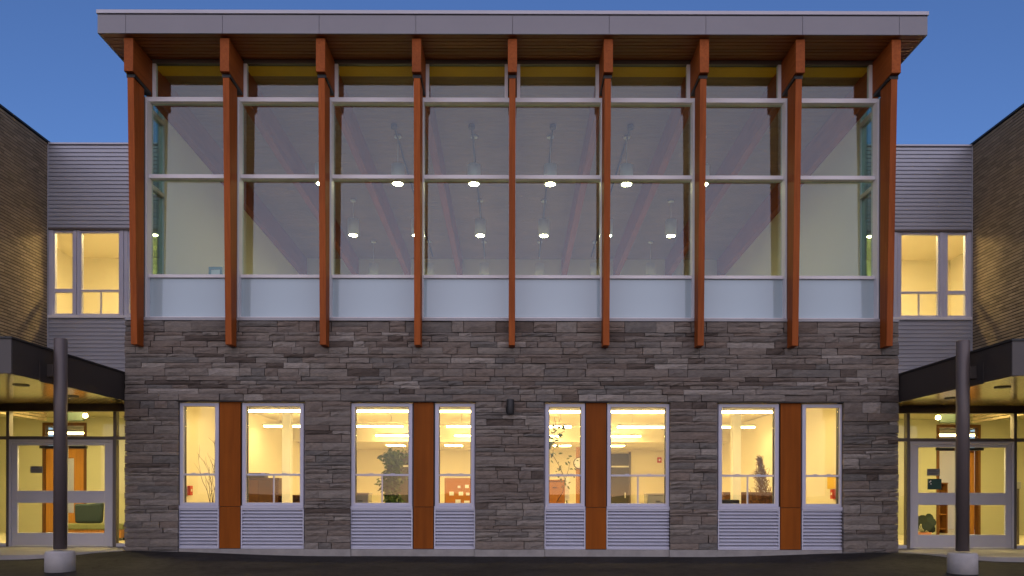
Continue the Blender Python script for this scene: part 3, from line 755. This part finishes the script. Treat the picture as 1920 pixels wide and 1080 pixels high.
for sp, x in zip(SPOT[1:5], (-3.8, -1.9, 1.65, 3.4)):
    t = thing('panel_lamp', 'square glowing lamp in the low rear ceiling beyond the window with the %s' % sp, 'ceiling lamp', (x, 11, 2.70), 'square ceiling panel lamps')
    box('rim', 'white_enamel', t, x - .32, x + .32, 10.68, 11.32, 2.725, 2.748); box('diffuser', 'lamp_office', t, x - .28, x + .28, 10.72, 11.28, 2.715, 2.724)
for yy, row in ((3.0, 'front'), (6.4, 'middle'), (9.4, 'rear')):
    for sp, x in zip(SPOT, (-4.254, -2.552, -.851, .851, 2.552, 4.254)):
        zc_ = ZSOF - .0365 * (yy - .3) - .014
        zb2 = {3.0: 8.06, 6.4: 8.06, 9.4: 7.79}[yy]
        t = thing('pendant_lamp', 'white cylinder pendant lamp, %s row upstairs, above the window with the %s' % (row, sp), 'pendant lamp', (x, yy, zb2), '%s row of cylinder pendants' % row)
        MB().lathe((x, yy, zb2), [(.10, .004), (.145, 0), (.145, .42), (.04, .43)], 24).build('shade', 'white_enamel', t, smooth=True)
        MB().lathe((x, yy, zb2 - .004), [(.108, 0), (.108, .002)], 24).build('diffuser', 'lamp_pendant', t)
        MB().tube([(x, yy, zb2 + .43), (x, yy, zc_ - .03)], .006, n=6).build('stem', 'white_enamel', t)
        MB().lathe((x, yy, zc_ - .04), [(.075, 0), (.075, .038)], 18).build('ceiling_rose', 'white_enamel', t, smooth=True)

# ------------------------------------------------------------------ things seen through the ground floor windows
def foliage(mb, pts, size, n, spread, flat=.5):
    for p in pts:
        for _ in range(n):
            c_ = Vector(p) + Vector((rnd.gauss(0, spread), rnd.gauss(0, spread), rnd.gauss(0, spread)))
            d = Vector((rnd.uniform(-1, 1), rnd.uniform(-1, 1), rnd.uniform(-1, .4))).normalized()
            s_ = d.orthogonal().normalized(); L = size * rnd.uniform(.7, 1.25); nrm = d.cross(s_)
            a = c_; m1 = c_ + d * L * .45 + s_ * L * .26 + nrm * L * .05; m2 = c_ + d * L * .45 - s_ * L * .26 + nrm * L * .05; e = c_ + d * L
            mb.add([a, m1, e, m2], [(0, 1, 2, 3)])
def branch(p, d, L, n=5, wob=.25):
    pts = [Vector(p)]; d = Vector(d).normalized()
    for _ in range(n):
        d = (d + Vector((rnd.uniform(-wob, wob), rnd.uniform(-wob, wob), rnd.uniform(-wob * .5, wob)))).normalized(); pts.append(pts[-1] + d * L / n)
    return pts
# weeping fig
fx, fy = PX(733, 1.0), 1.0
fig = thing('fig_tree', 'bushy green potted fig tree standing behind a wide window', 'plant', (fx, fy, .1))
MB().lathe((fx, fy, .1), [(.14, 0), (.20, .32), (.19, .32), (.18, .28)], 20).build('pot', 'terracotta', fig, smooth=True)
tr = MB(); tips = []
for k in range(5):
    path = branch((fx + rnd.uniform(-.03, .03), fy + rnd.uniform(-.03, .03), .36), (rnd.uniform(-.10, .10), rnd.uniform(-.10, .10), 1), 1.45, 9, .07)
    tr.tube(path, .014, .007, 6)
    for q in path[2:]:
        for _ in range(2):
            bp_ = branch(q, (rnd.uniform(-1, 1), rnd.uniform(-1, 1), .6), rnd.uniform(.12, .27), 4, .3); tr.tube(bp_, .006, .002, 4); tips += bp_[1:]
tr.build('trunk', 'bark', fig)
mb = MB(); foliage(mb, tips, .105, 6, .035); mb.build('crown', 'leaf', fig)
# bare twigs in a jar
tx, ty = PX(398, .7), .7
tw = thing('willow_twigs', 'bare curly willow twigs standing behind the narrow window beside the red alarm box', 'plant', (tx, ty, .1))
MB().lathe((tx, ty, .1), [(.09, 0), (.12, .35), (.07, .6), (.08, .62)], 16).build('vase', 'brown_wood', tw, smooth=True)
mb = MB()
for k in range(6):
    p0 = (tx + rnd.uniform(-.02, .02), ty + rnd.uniform(-.02, .02), .66)
    pth = branch(p0, (rnd.uniform(-.18, .10), rnd.uniform(-.1, .1), 1), rnd.uniform(1.0, 1.6), 12, .16); mb.tube(pth, .007, .002, 5)
    for q in pth[5::3]: mb.tube(branch(q, (rnd.uniform(-.5, .5), 0, .9), .3, 6, .3), .004, .0015, 4)
mb.build('twigs', 'bark', tw)
# climbing vine
vx, vy = PX(1048, .6), .6
vn = thing('ivy_vine', 'sparse heart-leaved ivy trailing up behind a narrow window', 'plant', (vx, vy, .1))
MB().lathe((vx, vy, .1), [(.12, 0), (.16, .7), (.15, .7), (.14, .66)], 18).build('planter', 'terracotta', vn, smooth=True)
pa = [(vx, vy, .78), (vx - .04, vy, 1.0), (vx + .08, vy, 1.2), (vx + .12, vy, 1.42), (vx + .02, vy, 1.66), (vx - .12, vy, 1.9), (vx - .10, vy, 2.2), (vx - .06, vy, 2.45), (vx - .09, vy, 2.62)]
pb = [(vx + .12, vy, 1.42), (vx + .18, vy + .05, 1.6), (vx + .22, vy + .03, 1.78)]
mb = MB(); mb.tube(pa, .008, .003, 5); mb.tube(pb, .006, .002, 5); mb.build('stem', 'bark', vn)
mb = MB(); foliage(mb, [pa[5], pa[6], pa[7], (vx - .11, vy, 2.05), (vx - .07, vy, 2.33)], .12, 8, .055); foliage(mb, pb + [pa[4], pa[3]], .09, 6, .07); mb.build('foliage', 'leaf', vn)
# plume of dried grass
gx_, gy_ = PX(1430, .8), .8
pg = thing('dried_grass', 'tall brown plume of dried grass standing behind a wide window', 'plant', (gx_, gy_, .1))
MB().lathe((gx_, gy_, .1), [(.10, 0), (.14, .45), (.08, .62), (.09, .65)], 16).build('vase', 'brown_wood', pg, smooth=True)
mb = MB()
for k in range(700):
    h = rnd.random(); wdt = .25 * (1 - h) ** .9 + .02
    c_ = Vector((gx_ - .10 * h + .05 + rnd.gauss(0, wdt * .45), gy_ + rnd.gauss(0, wdt * .45), .78 + h * 1.05))
    d = Vector((rnd.uniform(-.5, .25), rnd.uniform(-.3, .3), rnd.uniform(.2, 1))).normalized(); L = rnd.uniform(.07, .16)
    mb.tube([c_, c_ + d * L * .6, c_ + d * L + Vector((-.02, 0, -.02))], .006, .002, 3)
for k in range(9): mb.tube(branch((gx_, gy_, .74), (rnd.uniform(-.15, .15), rnd.uniform(-.1, .1), 1), rnd.uniform(.5, 1.0), 6, .05), .005, .003, 4)
mb.build('plume', 'dried_grass', pg)

def cabinet(label, x0, x1, y0, y1, z1, mat, shelves=2, doors=2, name='cabinet'):
    t = thing(name, label, name.replace('_', ' '), ((x0 + x1) / 2, (y0 + y1) / 2, .1))
    mb = MB(); w_ = .025
    mb.box(x0, x0 + w_, y0, y1, .1, z1); mb.box(x1 - w_, x1, y0, y1, .1, z1); mb.box(x0 + w_, x1 - w_, y1 - w_, y1, .1, z1)
    mb.build('carcass', mat, t); box('top', mat, t, x0 - .01, x1 + .01, y0 - .01, y1 + .01, z1 + .001, z1 + .028, bevel=.004)
    for k in range(shelves): z = .2 + (z1 - .25) * k / max(1, shelves); box('shelf', mat, t, x0 + w_, x1 - w_, y0 + .02, y1 - w_, z, z + .025)
    for k in range(doors):
        a = x0 + .005 + (x1 - x0 - .01) * k / doors; b_ = x0 + .005 + (x1 - x0 - .01) * (k + 1) / doors
        d = box('door', mat, t, a + .003, b_ - .003, y0 - .02, y0 - .001, .15, z1 - .02, bevel=.003); box('handle', 'black_metal', d, (a + b_) / 2 - .05, (a + b_) / 2 + .05, y0 - .035, y0 - .021, z1 - .15, z1 - .135)
    return t
def bottle(label, x, y, z, h, mat, group=None):
    t = thing('bottle', label, 'bottle', (x, y, z), group)
    MB().lathe((x, y, z), [(.035, 0), (.038, .02), (.038, h * .6), (.014, h * .78), (.014, h * .93)], 14).build('body', mat, t, smooth=True)
    MB().lathe((x, y, z + h * .93), [(.017, 0), (.017, h * .07)], 10).build('cap', 'black_metal', t)
cabinet('brown wooden cabinet behind the wide window nearest the willow twigs', -6.70, -5.72, 4.7, 5.2, 1.50, 'brown_wood')
box_o = thing('storage_crate', 'dark box on top of the brown cabinet behind the willow twigs', 'box', (-6.3, 4.95, 1.53))
box('body', 'grey_door', box_o, -6.5, -6.1, 4.8, 5.1, 1.53, 1.62, bevel=.01); box('lid', 'black_metal', box_o, -6.52, -6.08, 4.78, 5.12, 1.621, 1.65, bevel=.005)
cabinet('low brown shelf unit beside the white column on the willow twig side', -5.70, -4.75, 4.5, 4.9, 1.08, 'brown_wood', 2, 0, 'shelf_unit')
for k, (x, h) in enumerate(((-5.55, .34), (-5.46, .28), (-5.0, .30))): bottle(('tallest dark bottle on the low brown shelf unit', 'short dark bottle beside the tallest one on the low shelf unit', 'lone dark bottle on the open end of the low shelf unit')[k], x, 4.7, 1.108, h, 'brown_wood', 'bottles on the low shelf unit')
cabinet('low grey heater cabinet under the fig tree window', PX(664, 2), PX(694, 2), 1.8, 2.2, PZ(927, 2), 'sill_metal', 1, 1)
cabinet('low grey heater cabinet by the wall with the red alarm, near the dark door', PX(1211, 3), PX(1250, 3), 2.8, 3.2, PZ(927, 3), 'sill_metal', 1, 1)
# pin boards
def board(label, x0, x1, y, z0, z1, rows):
    t = thing('notice_board', label, 'notice board', ((x0 + x1) / 2, y, z0))
    box('panel', 'orange_board', t, x0, x1, y, y + .03, z0, z1)
    for a, b_ in ((x0 - .03, x0 - .001), (x1 + .001, x1 + .03)): box('frame', 'amber_wood', t, a, b_, y - .008, y + .03, z0, z1)
    box('frame', 'amber_wood', t, x0 - .03, x1 + .03, y - .008, y + .03, z1 + .001, z1 + .03)
    for a in (x0 + .05, x1 - .09): box('leg', 'amber_wood', t, a, a + .04, y + .031, y + .07, .1, z1 - .05)
    for r in range(rows):
        x = x0 + .08
        while x < x1 - .12:
            w_ = rnd.uniform(.05, .14); h = rnd.uniform(.05, .09)
            if rnd.random() < .75: box('paper', 'paper_white', t, x, x + w_, y - .004, y - .001, z1 - .20 - r * .17, z1 - .20 - r * .17 + h)
            x += w_ + rnd.uniform(.04, .12)
board('orange notice board pinned with rows of white papers beyond the window', PX(836, 3.5), PX(905, 3.5), 3.5, PZ(950, 3.5), PZ(899, 3.5), 4)
cabinet('orange cabinet behind the narrow window with the ivy', PX(1020, 3), PX(1058, 3), 2.8, 3.3, PZ(902, 3), 'orange_board', 1, 1)
pp = thing('poster_stand', 'white paper poster on a stand beside the orange cabinet', 'poster', (PX(1064, 3.2), 3.2, .1))
box('sheet', 'paper_white', pp, PX(1058, 3.2), PX(1068, 3.2), 3.2, 3.206, PZ(938, 3.2), PZ(896, 3.2)); box('stand', 'black_metal', pp, PX(1062, 3.2), PX(1064, 3.2), 3.21, 3.23, .1, PZ(900, 3.2))
ck = thing('wall_clock', 'round white clock on the amber post behind the ivy window', 'clock', (PX(1086, 4), 4, PZ(876, 4)))
MB().prism([(PX(1086, 4) + .12 * math.cos(k * math.pi / 12), PZ(868, 4) + .12 * math.sin(k * math.pi / 12)) for k in range(24)], 'y', 3.98, 4.02).build('face', 'paper_white', ck)
MB().prism([(PX(1086, 4) + .14 * math.cos(k * math.pi / 12), PZ(868, 4) + .14 * math.sin(k * math.pi / 12)) for k in range(24)], 'y', 4.021, 4.05).build('rim', 'grey_door', ck)
box('clock_post', 'amber_wood', pav, PX(1080, 4.06), PX(1094, 4.06), 4.051, 4.15, .1, PZ(838, 4.06))
for lab, x, y_, py in (('red fire alarm box on the cream wall by the willow twigs', -6.74, 1.9, 921), ('red fire extinguisher box on the cream wall below a yellow paper', 6.74, 1.9, 925)):
    t = thing('alarm_box', lab, 'fire alarm', (x, y_, PZ(py, y_)))
    s = 1 if x < 0 else -1
    box('body', 'red_enamel', t, *sorted((x, x + s * .06)), y_ - .07, y_ + .07, PZ(py, y_) - .10, PZ(py, y_) + .10, bevel=.006)
    box('label_plate', 'paper_white', t, *sorted((x + s * .0605, x + s * .063)), y_ - .03, y_ + .03, PZ(py, y_) - .02, PZ(py, y_) + .03)
t = thing('alarm_strobe', 'small red alarm strobe high on the far cream wall', 'fire alarm', (PX(1236, YB), YB, PZ(866, YB)))
box('body', 'red_enamel', t, PX(1232, YB), PX(1240, YB), YB - .05, YB - .002, PZ(867, YB), PZ(857, YB), bevel=.01); box('lens', 'paper_white', t, PX(1234.5, YB), PX(1237.5, YB), YB - .06, YB - .051, PZ(864, YB), PZ(860, YB))
t = thing('wall_paper', 'yellow paper sheet pinned on the cream wall above the red box', 'paper', (6.745, 1.95, PZ(915, 1.95)))
box('sheet', 'paper_yellow', t, 6.738, 6.744, 1.75, 2.25, PZ(915, 1.95), PZ(888, 1.95)); box('tape', 'paper_white', t, 6.735, 6.7375, 1.95, 2.05, PZ(889, 1.95), PZ(887, 1.95))
cabinet('long brown wooden cabinet behind the window with the dried grass', PX(1352, 4.8), PX(1450, 4.8), 4.6, 5.1, PZ(924, 4.8), 'brown_wood', 1, 4)
t = thing('office_chair', 'black chair back below the window with the dried grass', 'chair', (PX(1368, 1.5), 1.5, .1))
box('backrest', 'black_metal', t, PX(1350, 1.5), PX(1387, 1.5), 1.5, 1.56, .66, PZ(936, 1.5), bevel=.02); box('seat', 'black_metal', t, PX(1350, 1.5), PX(1387, 1.5), 1.57, 1.98, .50, .56, bevel=.02)
for a in (1352, 1384):
    for yy in (1.6, 1.92): box('leg', 'grey_door', t, PX(a, 1.5) - .012, PX(a, 1.5) + .012, yy, yy + .024, .1, .499)
# upper floor stand near the glass
t = thing('display_stand', 'small teal framed display standing behind the end bay of the upper glazing', 'display', (PX(404, 1.3), 1.3, 4.4))
xa, xb, za, zb2 = PX(391, 1.3), PX(416, 1.3), 5.45, PZ(502, 1.3)
mb = MB(); mb.box(xa, xa + .045, 1.28, 1.32, za, zb2); mb.box(xb - .045, xb, 1.28, 1.32, za, zb2); mb.box(xa + .045, xb - .045, 1.28, 1.32, zb2 - .05, zb2); mb.box(xa + .045, xb - .045, 1.28, 1.32, za, za + .05)
mb.build('frame', 'teal_paint', t); box('sheet', 'paper_white', t, xa + .046, xb - .046, 1.295, 1.305, za + .051, zb2 - .051)
box('post', 'teal_paint', t, (xa + xb) / 2 - .02, (xa + xb) / 2 + .02, 1.28, 1.32, 4.43, za - .001); box('foot', 'teal_paint', t, (xa + xb) / 2 - .15, (xa + xb) / 2 + .15, 1.15, 1.45, 4.401, 4.429)

# ------------------------------------------------------------------ things in the halls
t = thing('bench', 'low green upholstered bench in the hall behind the glass doors', 'bench', (-9.4, 3.0, .1))
box('seat', 'green_fabric', t, -9.85, -8.55, 2.75, 3.02, .34, .47, bevel=.03); box('base', 'amber_wood', t, -9.80, -8.60, 2.78, 3.0, .16, .339)
for a in (-9.78, -8.66):
    for yy in (2.79, 2.95): box('leg', 'black_metal', t, a, a + .05, yy, yy + .04, .1, .159)
t = thing('cushion', 'dark teal square cushion leaning on the green bench', 'cushion', (-9.35, 2.92, .47))
MB().prism([(-9.66, .475), (-9.08, .475), (-9.05, .94), (-9.40, .90), (-9.68, .91)], 'y', 2.83, 2.97).build('pillow', 'teal_fabric', t, bevel=.05); box('piping', 'grey_door', t, -9.62, -9.12, 2.822, 2.829, .50, .51)
# shelf with boxes past the inner doorway, plants, card reader
bs = cabinet('amber wooden bookshelf past the inner doorway behind the green notice', 11.28, 11.86, 6.7, 7.05, 1.45, 'amber_wood', 3, 0, 'bookshelf')
for k, (x, z, c_) in enumerate(((11.40, .66, 'paper_white'), (11.58, .66, 'orange_board'), (11.50, 1.07, 'red_enamel'))):
    bx = thing('storage_box', ('white', 'orange', 'red')[k] + ' box on the amber bookshelf past the inner doorway', 'box', (x, 6.85, z))
    box('body', c_, bx, x - .08, x + .08, 6.76, 6.92, z, z + .14, bevel=.006); box('lid', 'paper_white' if k else 'grey_plate', bx, x - .085, x + .085, 6.755, 6.925, z + .141, z + .165)
t = thing('potted_plant', 'dark round-leaved potted plant on the hall floor behind the green notice door', 'plant', (PX(1731, 2.5), 2.5, .1))
px_ = PX(1731, 2.5); MB().lathe((px_, 2.5, .1), [(.12, 0), (.17, .24), (.15, .24), (.14, .2)], 18).build('pot', 'terracotta', t, smooth=True)
mb = MB()
for k in range(9):
    a = k * 2.4; c_ = Vector((px_ + .17 * math.cos(a), 2.5 + .12 * math.sin(a), .42 + .028 * k)); r = .10
    mb.add([c_ + Vector((r * math.cos(q * math.pi / 5), .3 * r * math.sin(q * math.pi / 5 + a), r * math.sin(q * math.pi / 5))) for q in range(10)], [tuple(range(10))])
    mb.tube([(px_, 2.5, .3), tuple(c_)], .008, .005, 5)
mb.build('foliage', 'dark_leaf', t)
t = thing('card_reader', 'small grey card reader on a thin post beside the green notice doors', 'card reader', (PX(1907, 2.2), 2.2, PZ(913, 2.2)))
box('body', 'sill_metal', t, PX(1902, 2.2), PX(1912, 2.2), 2.15, 2.22, PZ(914, 2.2), PZ(901, 2.2), bevel=.01); box('post', 'bronze_light', t, PX(1905, 2.2), PX(1909, 2.2), 2.16, 2.21, .1, PZ(914, 2.2) - .002)
